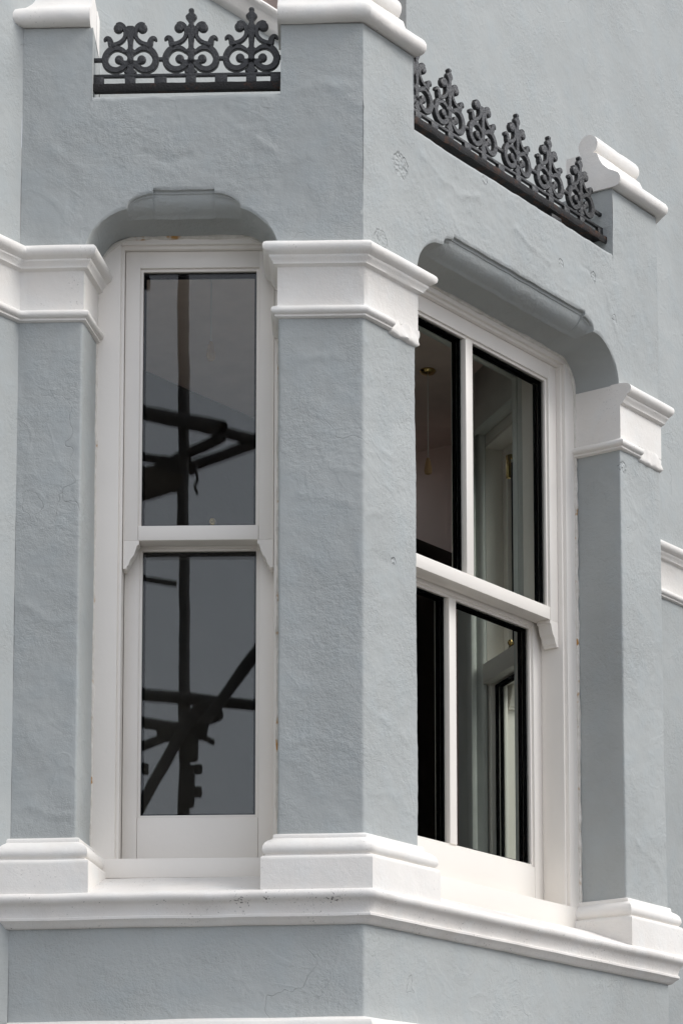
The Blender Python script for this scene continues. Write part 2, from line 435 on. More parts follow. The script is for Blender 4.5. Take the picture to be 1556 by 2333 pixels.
# canted walls of the bay below the sill
prism([Ap(-LA), Ap(0), Bp(LB), Cp(LA)], [Cp(LA, .3), FC.pt(.153, .3), FB.pt(.153, .3), FA.pt(-LA, .3)], 0.0, 2.68, step=.035).build('apron_wall', 'blue', house)
lowband = [(0, 2.397), (.018, 2.393), (.036, 2.386), (.042, 2.376), (.042, 2.350), (.03, 2.335), (.018, 2.322), (0, 2.30)]
mb = MB(); sweep(mb, [Ap(-LA), Ap(0), Bp(LB), Cp(LA)], lowband, amp=.002); mb.build('lower_band', 'white', house)

# piers
RD = .168
AL, ALr, AR_ = -.787, -.763, -.2365
B0, B1 = .262, 1.428
z_p0, z_p1 = 2.70, 4.50
prism([Ap(-LA), Ap(AL), Ap(ALr, RD)], [FA.pt(-LA + .02, RD)], z_p0, z_p1).build('pier', 'blue', house)
inn = lambda F_, s: F_.pt(s * RD * math.tan(TH / 2), RD)
prism([Ap(AR_, RD), Ap(AR_), Ap(0), Bp(B0), Bp(B0, RD)], [FB.pt(RD * .51, RD)], z_p0, z_p1).build('pier', 'blue', house)
prism([Bp(B1 + .004, RD), Bp(B1), Bp(LB), Cp(-AR_), Cp(-AR_, RD)], [FC.pt(RD * .51, RD)], z_p0, z_p1).build('pier', 'blue', house)
prism([Cp(-ALr, RD), Cp(-AL), Cp(LA)], [FC.pt(LA - .02, RD)], z_p0, z_p1).build('pier', 'blue', house)

# upper wall: arches with a moulded stop-chamfer, and the notched parapet
def smooth01(x): x = max(0, min(1, x)); return x * x * (3 - 2 * x)
SOF_DROP, SOF_RX = .026, .055
def arch_in(u, a, b, zs_, zt_, rx, d):
    k = min(1, d / RD); return arch_z(u, a, b, zs_, zt_ - SOF_DROP * k, rx - SOF_RX * k)
def arch_z(u, a, b, zs_, zt_, rx):
    if u <= a or u >= b: return None
    e = min(u - a, b - u)
    if e >= rx: return zt_
    q = 1 - e / rx
    return zs_ + (zt_ - zs_) * math.sqrt(max(0, 1 - q * q))
CH = [(0.0, 1.0), (.011, 1.0), (.0125, .84), (.016, .82), (.0185, .66), (.023, .48), (.031, .30), (.043, .15), (.057, .06), (.066, .02), (.069, -.06), (.074, -.06), (.077, 0.0)]
def chamf(u, l0, l1, st):
    if u < l0 - st or u > l1 + st: return 0.0
    if u < l0: q = (l0 - u) / st; return .74 * math.sqrt(max(0, 1 - q * q))
    if u > l1: q = (u - l1) / st; return .74 * math.sqrt(max(0, 1 - q * q))
    return 1.0
def upper(mb, F_, L0, L1, a, b, zspring, zflat, rx, l0, l1, st, ch_h, notch, ztop, znotch, mit0, mit1, spl=0.0):
    back = .20
    def sp_(u, d):
        if spl > 0: return u + spl * min(1, d / RD) * max(0, 1 - (u - a) / .14)
        if spl < 0: return u + spl * min(1, d / RD) * max(0, 1 - (b - u) / .14)
        return u
    us = set(round(x, 4) for x in samp(L0, L1, .0095))
    for k in range(1, 13):
        e = rx * (1 - math.cos(k / 12 * math.pi / 2)); us.add(round(a + e, 4)); us.add(round(b - e, 4))
    for x in (l0, l1):
        us.add(round(x, 4)); us.add(round(x + (.0012 if x == l1 else -.0012), 4))
        for k in range(1, 6):
            us.add(round(x + (-1 if x == l0 else 1) * st * math.sin(k / 5 * math.pi / 2), 4))
    for x in (a + .0006, b - .0006): us.add(round(x, 5))
    us = sorted(us)
    groups = []
    for (g0, g1, zt) in ((L0, notch[0], ztop), (notch[0], notch[1], znotch), (notch[1], L1, ztop)):
        gu = [g0] + [x for x in us if g0 + .002 < x < g1 - .002] + [g1]
        # the arch jambs lie close to the notch ends: keep the columns split there as well
        cut = [g0] + [x for x in (a, b) if g0 + .003 < x < g1 - .003] + [g1]
        for c0, c1 in zip(cut, cut[1:]):
            groups.append(([c0] + [x for x in gu if c0 + .0004 < x < c1 - .0004] + [c1], zt))
    NR = 62
    for u, sg in ((notch[0], 1), (notch[1], -1)):                     # sides of the posts either side of the notch
        rows = []
        for z in samp(znotch - .03, ztop, .02):
            row = []
            for d in (0, .004, .03, .06, .10, .15, back):
                p = F_.pt(u, d, z); p = p + F_.d * sg * (wob(p, .7) if d > .002 else 0); row.append(p)
            rows.append(row)
        mb.grid(rows)
    for cols, zt in groups:
        inside = a - 1e-4 <= (cols[0] + cols[-1]) / 2 <= b + 1e-4
        fr, bk, sof = [], [], []
        for u in cols:
            ue = min(max(u, a + 1e-5), b - 1e-5) if inside else u
            wv_ = .0022 * nz((u * 1.0, 3, 1), 16)
            zin = lambda d: arch_in(ue, a, b, zspring, zflat, rx, d) + wv_
            zb0 = (arch_z(ue, a, b, zspring, zflat, rx) if inside else None)
            cm = 0.0
            if zb0 is None: zb0 = 4.50
            else:
                cm = chamf(u, l0, l1, st); zb0 += wv_
            zt_u = zt
            if zt == znotch: zt_u += .005 * nz((u, 7, F_.n.x), 5) + .0035 * nz((u, 2, F_.n.x), 21)
            r = .005
            zf = zb0 + cm * ch_h + (.003 * cm * nz((u, 9, 4), 28)) + r
            col = []
            rt = r if zt != znotch else .011 + .006 * nz((u, 5, F_.n.x), 9)
            zz = [zf + (zt_u - rt - zf) * i / NR for i in range(NR + 1)]
            for z in zz:
                p = F_.pt(u, 0, z); p = p + F_.n * wob(p); col.append(p)
            top = [F_.pt(u, rt * .35, zt_u - rt * .3), F_.pt(u, rt * 1.3, zt_u), F_.pt(u, back * .5, zt_u + .002), F_.pt(mit_b(u, L0, L1, mit0, mit1, back), back, zt_u)]
            fr.append(col + top)
            bot = []
            if inside:
                for d, k in CH:
                    bot.append(F_.pt(sp_(u, d), d + (r * .6 if d == 0 else .0), zin(d) + k * cm * ch_h + (-.0012 if d == 0 else 0)))
                bot.append(F_.pt(sp_(u, RD), RD, zin(RD) + .002 * nz((u, 1, 8), 12))); bot.append(F_.pt(mit_b(sp_(u, RD), L0, L1, mit0, mit1, back), back, zin(RD)))
                sof.append([col[0]] + bot)
            else:
                sof.append([col[0], F_.pt(u, r, zb0), F_.pt(mit_b(u, L0, L1, mit0, mit1, back), back, zb0)])
            bk.append([fr[-1][-1], sof[-1][-1]])
        mb.grid(fr); mb.grid(sof, True); mb.grid(bk)
def mit_b(u, L0, L1, m0, m1, back):
    lo, hi = L0 + m0 * back, L1 - m1 * back
    return min(max(u, lo), hi)
mb = MB(); TM = math.tan(TH / 2)
ZT = 5.245
upper(mb, FA, -LA, 0, AL, AR_, 4.555, 4.711, .172, -.592, -.420, .075, .046, (-.768, -.2335), ZT, 5.040, 0, TM, ALr - AL)
upper(mb, FB, 0, LB, B0, B1, 4.560, 4.720, .140, .462, 1.215, .055, .046, (.255, 1.398), ZT, 5.022, TM, TM)
upper(mb, FC, 0, LA, -AR_, -AL, 4.555, 4.711, .172, .420, .592, .075, .046, (.2335, .768), ZT, 5.030, TM, 0, AL - ALr)
mb.build('parapet_wall', 'blue', house, angle=48)

# bay roof inside the parapet and ceiling / floor below
def poly_prism(pts, z0, z1):
    m = MB(); lo = [Vector((p.x, p.y, z0)) for p in pts]; hi = [Vector((p.x, p.y, z1)) for p in pts]
    m.grid([lo, hi], loop=True); m.poly(lo, True); m.poly(hi); return m
bayin = [FA.pt(-LA + .02, .19), FA.pt(-.19 * TM, .19), FB.pt(LB - .19 * TM, .19), FC.pt(LA - .02, .19)]
poly_prism(bayin, 4.965, 4.995).build('bay_roof', 'lead', house)
RT0, RT1, RDEP = -1.6, 3.0, 3.35
room = [FW.pt(RT0, .3), FW.pt(0, .3)] + bayin + [FW.pt(TR, .3), FW.pt(RT1, .3), FW.pt(RT1, RDEP), FW.pt(RT0, RDEP)]
m = poly_prism([FW.pt(0, .3)] + bayin + [FW.pt(TR, .3)], 4.915, 4.955)
SK = (.20, 2.93, 1.30, 3.15)                                          # added unseen roof light over the back of the room, brightening it
m.box(FW, RT0, SK[0], .3, RDEP, 4.915, 4.955); m.box(FW, SK[0], 2.46, .3, SK[2], 4.915, 4.955); m.box(FW, 2.46, RT1, .3, .84, 4.915, 4.955); m.box(FW, 2.95, RT1, .84, SK[2], 4.915, 4.955); m.box(FW, SK[0], RT1, SK[3], RDEP, 4.915, 4.955); m.box(FW, SK[1], RT1, SK[2], SK[3], 4.915, 4.955)
m.build('room_ceiling', 'ceil', house)
m = MB(); m.box(FW, SK[0] - .05, SK[0] + .01, SK[2] - .05, SK[3] + .05, 4.957, 5.02); m.box(FW, SK[1] - .01, SK[1] + .05, SK[2] - .05, SK[3] + .05, 4.957, 5.02); m.box(FW, SK[0] + .01, SK[1] - .01, SK[2] - .05, SK[2] + .01, 4.957, 5.019); m.box(FW, SK[0] + .01, SK[1] - .01, SK[3] - .01, SK[3] + .05, 4.957, 5.019)
rl = m.build('added_roof_light', 'joinery', house)
m = MB(); m.box(FW, SK[0] + .009, SK[1] - .009, SK[2] + .009, SK[3] - .009, 5.0, 5.006); m.build('pane', 'glass', rl, smooth=False)
m = MB(); m.box(FW, 2.44, 2.97, .82, 1.245, 5.0, 5.006); m.build('pane', 'glass', rl, smooth=False)
poly_prism(room, 2.02, 2.10).build('room_floor', 'boards', house)
mb = MB()
mb.box(FW, RT0 - .1, .0, RDEP, RDEP + .1, 2.0, 4.96); mb.box(FW, 2.9, RT1 + .1, RDEP, RDEP + .1, 2.0, 4.96); mb.box(FW, .0, 2.9, RDEP, RDEP + .1, 2.0, 2.5); mb.box(FW, .0, 2.9, RDEP, RDEP + .1, 4.8, 4.96); mb.box(FW, RT0 - .1, RT0, .3, .6, 2.0, 4.96); mb.box(FW, RT0 - .1, RT0, 3.0, RDEP, 2.0, 4.96); mb.box(FW, RT0 - .1, RT0, .6, 3.0, 2.0, 2.6); mb.box(FW, RT0 - .1, RT0, .6, 3.0, 4.85, 4.96); mb.box(FW, RT1, RT1 + .1, .3, RDEP, 2.0, 4.96)
mb.box(FW, RT0, .12, .3, .34, 2.0, 4.96); mb.box(FW, TR - .12, RT1, .3, .34, 2.0, 4.96)
mb.build('room_wall', 'room', house)
mb = MB()
for t in (0, .70, 1.4, 2.11, 2.82): mb.box(FW, t, t + .08, RDEP + .02, RDEP + .08, 2.5, 4.8)
mb.box(FW, .08, 2.82, RDEP + .021, RDEP + .079, 2.5, 2.6); mb.box(FW, .08, 2.82, RDEP + .021, RDEP + .079, 4.72, 4.8)
gs = MB()
for d in (.6, 1.76, 2.92): gs.box(FW, RT0 - .08, RT0 - .02, d, d + .08, 2.6, 4.85)
gs.box(FW, RT0 - .079, RT0 - .021, .68, 2.92, 2.6, 2.7); gs.box(FW, RT0 - .079, RT0 - .021, .68, 2.92, 4.77, 4.85)
gs = gs.build('added_side_window', 'joinery', house)  # unseen side opening, added to throw daylight on the room wall
for d in (.68, 1.84):
    q = MB(); q.box(FW, RT0 - .053, RT0 - .047, d - .01, d + 1.09, 2.69, 4.78); q.build('pane', 'glass', gs, smooth=False)
gw = mb.build('added_back_window', 'joinery', house)  # unseen back opening, added to let more daylight into the room
for t in (.08, .78, 1.48, 2.19):
    mb = MB(); mb.box(FW, t - .01, t + .64, RDEP + .045, RDEP + .051, 2.59, 4.73); mb.build('pane', 'glass', gw, smooth=False)

# ------------------------------------------------------------------ white mouldings
crown = [(.0, 4.590), (.020, 4.588), (.036, 4.583), (.043, 4.577), (.0455, 4.569), (.044, 4.560), (.038, 4.553), (.031, 4.549),
         (.027, 4.546), (.027, 4.541), (.0235, 4.538), (.021, 4.533), (.017, 4.529), (.0165, 4.524), (.012, 4.521), (.0055, 4.518)]
frieze = [(.0045, 4.517), (.0045, 4.404)]
astr = [(.0055, 4.4035), (.013, 4.402), (.019, 4.398), (.022, 4.391), (.0205, 4.384), (.015, 4.380), (.011, 4.3785), (.011, 4.373), (.006, 4.370), (.0, 4.369)]
cap_prof = crown + frieze + astr
base_prof = [(.0, 2.902), (.009, 2.900), (.012, 2.895), (.012, 2.888), (.016, 2.885), (.026, 2.880), (.035, 2.872), (.040, 2.862), (.0415, 2.852), (.038, 2.844),
             (.033, 2.840), (.034, 2.8365), (.041, 2.835), (.0445, 2.831), (.045, 2.824), (.045, 2.737)]
OI = RD + .004
def mould(name, mat, path, prof, **k):
    m = MB(); sweep(m, path, prof, **k); return m.build(name, mat, house, angle=50)
mould('capital', 'white', [Wp(-6, 0, DZL), Wp(-.02, 0, DZL), FA.pt(-LA, 0, 0), Ap(AL), Ap(ALr, OI)][0:1] + [Wp(0, 0, DZL), Ap(AL), Ap(ALr, OI)], cap_prof, step=.02)
rough_patch = [(.0045, 4.412), (.005, 4.404), (.006, 4.396), (.0075, 4.386), (.009, 4.376), (.010, 4.369), (.008, 4.364), (.0, 4.360)]
m = MB(); sweep(m, [Ap(AR_, OI), Ap(AR_), Ap(0), Bp(B0), Bp(B0, OI)], crown + frieze, step=.02)
sweep(m, [Ap(AR_, OI), Ap(AR_), Ap(0), Bp(.128)], [(.0045, 4.409)] + astr, step=.02, amp=.0016)
sweep(m, [Bp(.124), Bp(B0 + .004), Bp(B0 + .004, OI)], rough_patch, step=.006, amp=.0052, hf=3.2)
m.build('capital', 'white', house, angle=50)
m = MB(); sweep(m, [Bp(B1 - .0048), Bp(LB), Cp(-AR_), Cp(-AR_, OI)], crown, step=.02)
sweep(m, [Bp(B1, OI), Bp(B1), Bp(LB), Cp(-AR_), Cp(-AR_, OI)], [(.0045, 4.587)] + frieze[1:], step=.02)
sweep(m, [Bp(B1, OI), Bp(B1), Bp(1.548)], [(.0045, 4.409)] + astr, step=.02, amp=.0022)
sweep(m, [Bp(1.545), Bp(LB), Cp(-AR_), Cp(-AR_, OI)], rough_patch, step=.006, amp=.0052, hf=3.2)
m.build('capital', 'white', house, angle=50)
mould('capital', 'white', [Cp(-ALr, OI), Cp(-AL), Cp(LA), Wp(9)], cap_prof, step=.03)
mould('pier_base', 'white', [Ap(-LA - .12), Ap(AL), Ap(ALr, OI)], base_prof, step=.02)
mould('pier_base', 'white', [Ap(AR_, OI), Ap(AR_), Ap(0), Bp(B0), Bp(B0, OI)], base_prof, step=.02)
mould('pier_base', 'white', [Bp(B1, OI), Bp(B1), Bp(LB), Cp(-AR_), Cp(-AR_, OI)], base_prof, step=.02)
mould('pier_base', 'white', [Cp(-ALr, OI), Cp(-AL), Cp(LA + .12)], base_prof, step=.02)
sill_prof = [(-.19, 2.822), (-.165, 2.813), (-.10, 2.793), (-.02, 2.763), (.03, 2.746), (.047, 2.741), (.055, 2.736), (.058, 2.729), (.0565, 2.720), (.050, 2.714),
             (.044, 2.711), (.038, 2.704), (.033, 2.694), (.030, 2.684), (.030, 2.678), (.0335, 2.676), (.0335, 2.670), (.028, 2.666), (.020, 2.660), (.014, 2.653), (.010, 2.651), (0, 2.650)]
mould('bay_sill', 'sill', [Ap(-LA - .12), Ap(0), Bp(LB), Cp(LA + .12)], sill_prof, step=.02, amp=.0022, back=-.20)
# upper window: sill moulding, frame and panes
up_prof = [(-.05, 5.742), (.03, 5.735), (.055, 5.727), (.060, 5.718), (.056, 5.708), (.045, 5.704), (.040, 5.692), (.028, 5.684), (.026, 5.676), (.012, 5.668), (0, 5.665)]
mould('upper_sill', 'white', [Wp(UW0 - .12), Wp(UW1 + .02)], up_prof, back=-.12)

# copings: half-round nosing below, second roll above
def coping_obj(path, roll):
    m = MB(); dp = .165
    lo = [(-dp, 5.248), (0, 5.246), (.018, 5.246), (.029, 5.250), (.036, 5.261), (.0365, 5.275), (.030, 5.288), (.016, 5.297), (-.006, 5.309), (-.028, 5.330), (-.040, 5.350), (-.048, 5.372), (-.07, 5.383), (-dp, 5.383)]
    sweep(m, path, lo, step=.014, amp=.0035, back=-dp - .001)
    c = [(-.085 + .037 * math.cos(t), 5.410 + .037 * math.sin(t)) for t in [math.pi * (1.55 - 2 * k / 17) for k in range(17)]]
    sweep(m, roll, [(o, z) for o, z in reversed(c)], step=.014, amp=.003, back=-.086)
    return m.build('coping', 'white', house, angle=60)
coping_obj([Ap(-LA - .12), Ap(-.774)], [Ap(-LA - .12), Ap(-.80)])
# the coping of the left pier runs back to the house wall
m = MB(); m.box(FA, -LA - .1, -.774, .20, .34, 5.246, 5.40); m.build('coping_return', 'white', house, bevel=.006)
coping_obj([Ap(-.243), Ap(0), Bp(.268)], [Ap(-.215), Ap(0), Bp(.262)])
coping_obj([Bp(1.388), Bp(LB), Cp(.243)], [Bp(1.392), Bp(LB), Cp(.225)])
coping_obj([Cp(.774), Cp(LA + .12)], [Cp(.80), Cp(LA + .12)])
mb = MB(); mb.box(FA, -LA - .02, -.768, .19, .40, 4.95, 5.25); mb.build('parapet_return', 'blue', house, bevel=.005)

# ------------------------------------------------------------------ sash windows
def window(F_, xo0, xo1, xi0, xi1, gx0, gx1, ncol, z, label, handle=True, horn_l=.10):
    """frame edges, inner frame edges, glass edges along the wall; z = dict of heights"""
    f = MB()
    d0, d1 = RD, .33
    f.box(F_, xo0, xi0 - .010, d0, d1, z['fb'], z['ho']); f.box(F_, xi1 + .010, xo1, d0, d1, z['fb'], z['ho'])
    f.box(F_, xi0 - .010, xi1 + .010, d0 + .001, d1, z['hi'] + .010, z['ho'])
    f.box(F_, xi0 - .012, xi0, d0 + .012, d1 - .002, z['fb'], z['hi'] + .011); f.box(F_, xi1, xi1 + .012, d0 + .012, d1 - .002, z['fb'], z['hi'] + .011)
    f.box(F_, xi0 - .003, xi1 + .003, d0 + .013, d1 - .003, z['hi'], z['hi'] + .012)
    f.box(F_, xi0 - .055, xi1 + .055, d0 - .006, d1 - .001, z['fb'] - .004, z['ft'])          # timber sill
    fo = f.build('sash_window', 'joinery', house, bevel=.0022); fo['label'] = label
    dU, dL = .195, .262
    st0, st1 = gx0 - xi0, xi1 - gx1
    bw = .044
    def sash(nm, dd, gz0, gz1, zb, zt, dep):
        s = MB(); bd = .009
        s.box(F_, xi0 + .0015, gx0 - bd, dd, dd + dep, zb, zt); s.box(F_, gx1 + bd, xi1 - .0015, dd, dd + dep, zb, zt)
        s.box(F_, gx0 - bd - .001, gx1 + bd + .001, dd + .0006, dd + dep - .0006, gz1 + bd, zt); s.box(F_, gx0 - bd + .0007, gx1 + bd - .0007, dd + .0006, dd + dep - .0006, zb, gz0 - (bd if nm == 'lower_sash' else .002))
        s.box(F_, gx0 - bd - .001, gx0, dd + .008, dd + .018, gz0 - bd - .002, gz1 + bd); s.box(F_, gx1, gx1 + bd + .001, dd + .008, dd + .018, gz0 - bd - .002, gz1 + bd)
        s.box(F_, gx0 - .001, gx1 + .001, dd + .008, dd + .018, gz1, gz1 + bd + .001); s.box(F_, gx0 - .001, gx1 + .001, dd + .008, dd + .018, gz0 - bd - .001, gz0)
        ob = s.build(nm, 'joinery', fo, bevel=.0016)
        cw = (gx1 - gx0 - bw * (ncol - 1)) / ncol
        for k in range(ncol):
            a = gx0 + k * (cw + bw); b = a + cw
            if k > 0:
                q = MB(); q.box(F_, a - bw + .002, a - .002, dd + .003, dd + dep - .004, gz0 - .001, gz1 + .001); q.build('glazing_bar', 'joinery', fo, bevel=.004)
            sp = MB(); w = .006; e0, e1 = dd + .0222, dd + .0338
            sp.box(F_, a + .0003, a + w, e0, e1, gz0 + .0003, gz1 - .0003); sp.box(F_, b - w, b - .0003, e0, e1, gz0 + .0003, gz1 - .0003)
            sp.box(F_, a + w, b - w, e0, e1, gz1 - w, gz1 - .0003); sp.box(F_, a + w, b - w, e0, e1, gz0 + .0003, gz0 + w)
            for e0, e1 in ((dd + .0382, dd + .051),):
                sp.box(F_, a + .0003, a + w, e0, e1, gz0 + .0003, gz1 - .0003); sp.box(F_, b - w, b - .0003, e0, e1, gz0 + .0003, gz1 - .0003)
                sp.box(F_, a + w, b - w, e0, e1, gz1 - w, gz1 - .0003); sp.box(F_, a + w, b - w, e0, e1, gz0 + .0003, gz0 + w)
            sp.build('spacer', 'black', fo, smooth=False)
            for e in (dd + .018, dd + .034):
                p = MB(); p.box(F_, a - .003, b + .003, e, e + .004, gz0 - .003, gz1 + .003); p.build('pane', 'glass', fo, smooth=False)
        return ob
    sash('upper_sash', dU, z['ub'], z['ut'], z['mb'], z['hi'] - .001, .064)
    sash('lower_sash', dL, z['gb'], z['lt'], z['ft'] + .001, z['mb'] + .045, .064)
    # horns under the upper sash stiles
    for sgn, x0 in ((1, xi0), (-1, xi1)):
        w = st0 * .86
        pr = [(0, 0), (w, 0), (w, -.012), (w * .88, -.015), (w * .80, -.028), (w * .68, -.044), (w * .50, -.054), (w * .42, -.062), (w * .36, -.072), (w * .24, -.077), (w * .24, -.083), (0, -.083)]
        q = MB(); a = [F_.pt(x0 + sgn * (.002 + x), dU, z['mb'] + y) for x, y in pr]; b = [F_.pt(x0 + sgn * (.002 + x), dU + .05, z['mb'] + y) for x, y in pr]
        q.grid([a, b], loop=True); q.poly(a); q.poly(b, True); q.build('horn', 'joinery', fo, smooth=False, bevel=.0012)
    # staff bead channel behind the horn
    # brass fastener on the meeting rail
    if handle:
        xm = gx0 + (gx1 - gx0) * handle
        q = MB(); lathe(q, F_.pt(xm, .335, 0), [(.0, .0), (.010, 0), (.010, .006), (.005, .010), (.005, .016), (.009, .021), (.010, .028), (.006, .035), (0, .037)], z['ub'] + .020, 12)
        q.box(F_, xm - .05, xm - .012, .325, .345, z['ub'] + .020, z['ub'] + .030)
        q.build('sash_fastener', 'brass', fo)
        r = MB(); r.box(F_, gx0 - .02, gx1 + .02, .317, .352, z['ub'] - .05, z['ub'] + .020); r.build('meeting_rail', 'joinery', fo, bevel=.002)
    return fo
def lathe(mb, base, prof, z0, seg=12):
    rows = []
    for r, h in prof:
        rows.append([Vector((base.x + r * math.cos(2 * math.pi * k / seg), base.y + r * math.sin(2 * math.pi * k / seg), z0 + h)) for k in range(seg)])
    mb.grid(rows, loop=True)
zA = dict(fb=2.813, ft=2.864, gb=3.006, lt=3.778, mb=3.789, ub=3.834, ut=4.590, hi=4.650, ho=4.84)
winA = window(FAw, -.815, -.176, -.685, -.253, -.632, -.306, 1, zA, 'narrow single light sash window in the left canted face', .60)
zB = dict(fb=2.814, ft=2.880, gb=3.018, lt=3.788, mb=3.809, ub=3.853, ut=4.604, hi=4.664, ho=4.84)
winB = window(FB, .215, 1.475, .334, 1.356, .392, 1.298, 2, zB, 'wide two light sash window in the front face', .40)
winC = window(FC, .176, .86, .253, .765, .306, .712, 1, zA, 'narrow sash window in the right canted face', .5)
# sealant lines where the frames meet the arches
def sealant(F_, a, b, zs_, zt_, rx):
    pts = []
    n = 90
    for i in range(n + 1):
        e = i / n
        ang = e
        u = a + (b - a) * e
        # denser at the springings
        u = (a + b) / 2 - (b - a) / 2 * math.cos(math.pi * e)
        u = min(max(u, a + 2e-4), b - 2e-4)
        z = arch_z(u, a, b, zs_, zt_, rx)
        pts.append((u, z))
    lo = [(a, z) for z in samp(2.86, zs_ - .01, .02)]; hi = [(b, z) for z in samp(zs_ - .01, 2.86, .02)]
    pts = lo + pts + hi; n = len(pts) - 1
    m = MB(); rows = []
    for i, (u, z) in enumerate(pts):
        p = F_.pt(u, RD - .001, z - .001)
        rr = .0042 + .0042 * (nz((u, z, 3), 30) + .4) + .005 * max(0, nz((u, z, 9), 9))
        du = pts[min(i + 1, n)][0] - pts[max(i - 1, 0)][0]; dz = pts[min(i + 1, n)][1] - pts[max(i - 1, 0)][1]
        L = math.hypot(du, dz) or 1; nx, nzv = -dz / L, du / L
        row = []
        for k in range(6):
            t = 2 * math.pi * k / 6
            q = F_.pt(u + nx * math.cos(t) * rr, RD - .001 + math.sin(t) * rr, z - .001 + nzv * math.cos(t) * rr); row.append(q)
        rows.append(row)
    m.grid(rows, loop=True); m.build('sealant', 'seal', house)
sealant(FA, ALr - .002, AR_ - .002, 4.555, 4.711 - SOF_DROP, .172 - SOF_RX)
sealant(FB, B0 + .002, B1 - .002, 4.560, 4.720 - SOF_DROP, .140 - SOF_RX)
# plain upper-storey sash, only its jamb shows
f = MB()
for b in ((UW0, UW0 + .09, UWZ + .04, UWT), (UW1 - .09, UW1, UWZ + .04, UWT), (UW0, UW1, UWZ + .04, UWZ + .13), (UW0, UW1, UWT - .09, UWT), (UW0, UW1, 6.45, 6.50)):
    f.box(FW, b[0] + .001, b[1] - .001, .13, .19, b[2], b[3])
f = f.build('upper_sash_window', 'joinery', house, bevel=.003)
p = MB(); p.box(FW, UW0 + .08, UW1 - .08, .155, .161, UWZ + .12, UWT - .08); p.build('pane', 'glass', f, smooth=False)
p = MB(); p.box(FW, UW0 - .3, UW1 + .3, .6, .65, UWZ - .2, UWT + .3); p.build('upper_room_blind', 'room', f, smooth=False)
# pale timber linings inside the bay
def lining(F_, x0, x1, a, b):
    m = MB()
    m.box(F_, x0, a, .332, .372, 2.1, 4.915); m.box(F_, b, x1, .332, .372, 2.1, 4.915)
    m.box(F_, a, b, .332, .372, 4.69, 4.915); m.box(F_, a, b, .332, .372, 2.1, 2.86)
    m.box(F_, a - .05, a + .004, .372, .392, 2.8, 4.69); m.box(F_, b - .004, b + .05, .372, .392, 2.8, 4.69); m.box(F_, a - .06, b + .06, .372, .398, 4.68, 4.76)
    m.box(F_, a - .06, b + .06, .372, .43, 2.82, 2.86)
    return m.build('window_lining', 'lining', house, bevel=.003)
lining(FA, -LA + .04, -.19, -.66, -.28); lining(FB, .19, LB - .19, .30, 1.40); lining(FC, .19, LA - .04, .28, .74)
h = MB(); h.box(FC, .258, .288, .393, .400, 4.36, 4.56); h.box(FC, .266, .280, .400, .430, 4.45, 4.465); h.box(FC, .264, .282, .424, .438, 4.38, 4.462)
h.build('window_handle', 'brass', winC, bevel=.004)

# ------------------------------------------------------------------ iron cresting
def cat(pts, k=3):
    out = []
    n = len(pts)
    for i in range(n - 1):
        p0, p1, p2, p3 = pts[max(0, i - 1)], pts[i], pts[i + 1], pts[min(n - 1, i + 2)]
        for j in range(k):
            t = j / k
            out.append(tuple(.5 * ((2 * p1[c]) + (-p0[c] + p2[c]) * t + (2 * p0[c] - 5 * p1[c] + 4 * p2[c] - p3[c]) * t * t + (-p0[c] + 3 * p1[c] - 3 * p2[c] + p3[c]) * t ** 3) for c in range(3)))
    out.append(pts[-1]); return out
U = .000382; DEP = .0075
def stroke(mb, pts, k=3, dep=DEP, sx=1):
    P = [(x, y, w * 1.05) for x, y, w in cat(pts, k)]; rows = []
    for i, (x, y, w) in enumerate(P):
        a = P[max(0, i - 1)]; b = P[min(len(P) - 1, i + 1)]
        dx, dy = b[0] - a[0], b[1] - a[1]; L = math.hypot(dx, dy) or 1
        nx, ny = -dy / L, dx / L
        row = []
        dd = dep * min(1, .35 + w / 26)
        for (c, d_) in ((1, .72), (.80, 1), (-.80, 1), (-1, .72), (-1, -.72), (-.80, -1), (.80, -1), (1, -.72)):
            row.append(Vector((sx * (x + nx * w * c) * U, d_ * dd, (y + ny * w * c) * U)))
        rows.append(row)
    mb.grid(rows, loop=True); mb.poly(rows[0]); mb.poly(rows[-1])
def disc(mb, x, y, r, sx=1, dep=DEP * 1.1):
    rows = []
    for (rr, dd) in ((.55, -1), (.9, -.8), (1, -.35), (1, .35), (.9, .8), (.55, 1)):
        rows.append([Vector((sx * (x + r * rr * math.cos(t)) * U, dd * dep, (y + r * rr * math.sin(t)) * U)) for t in [2 * math.pi * q / 14 for q in range(14)]])
    mb.grid(rows, loop=True); mb.poly(rows[0]); mb.poly(rows[-1])
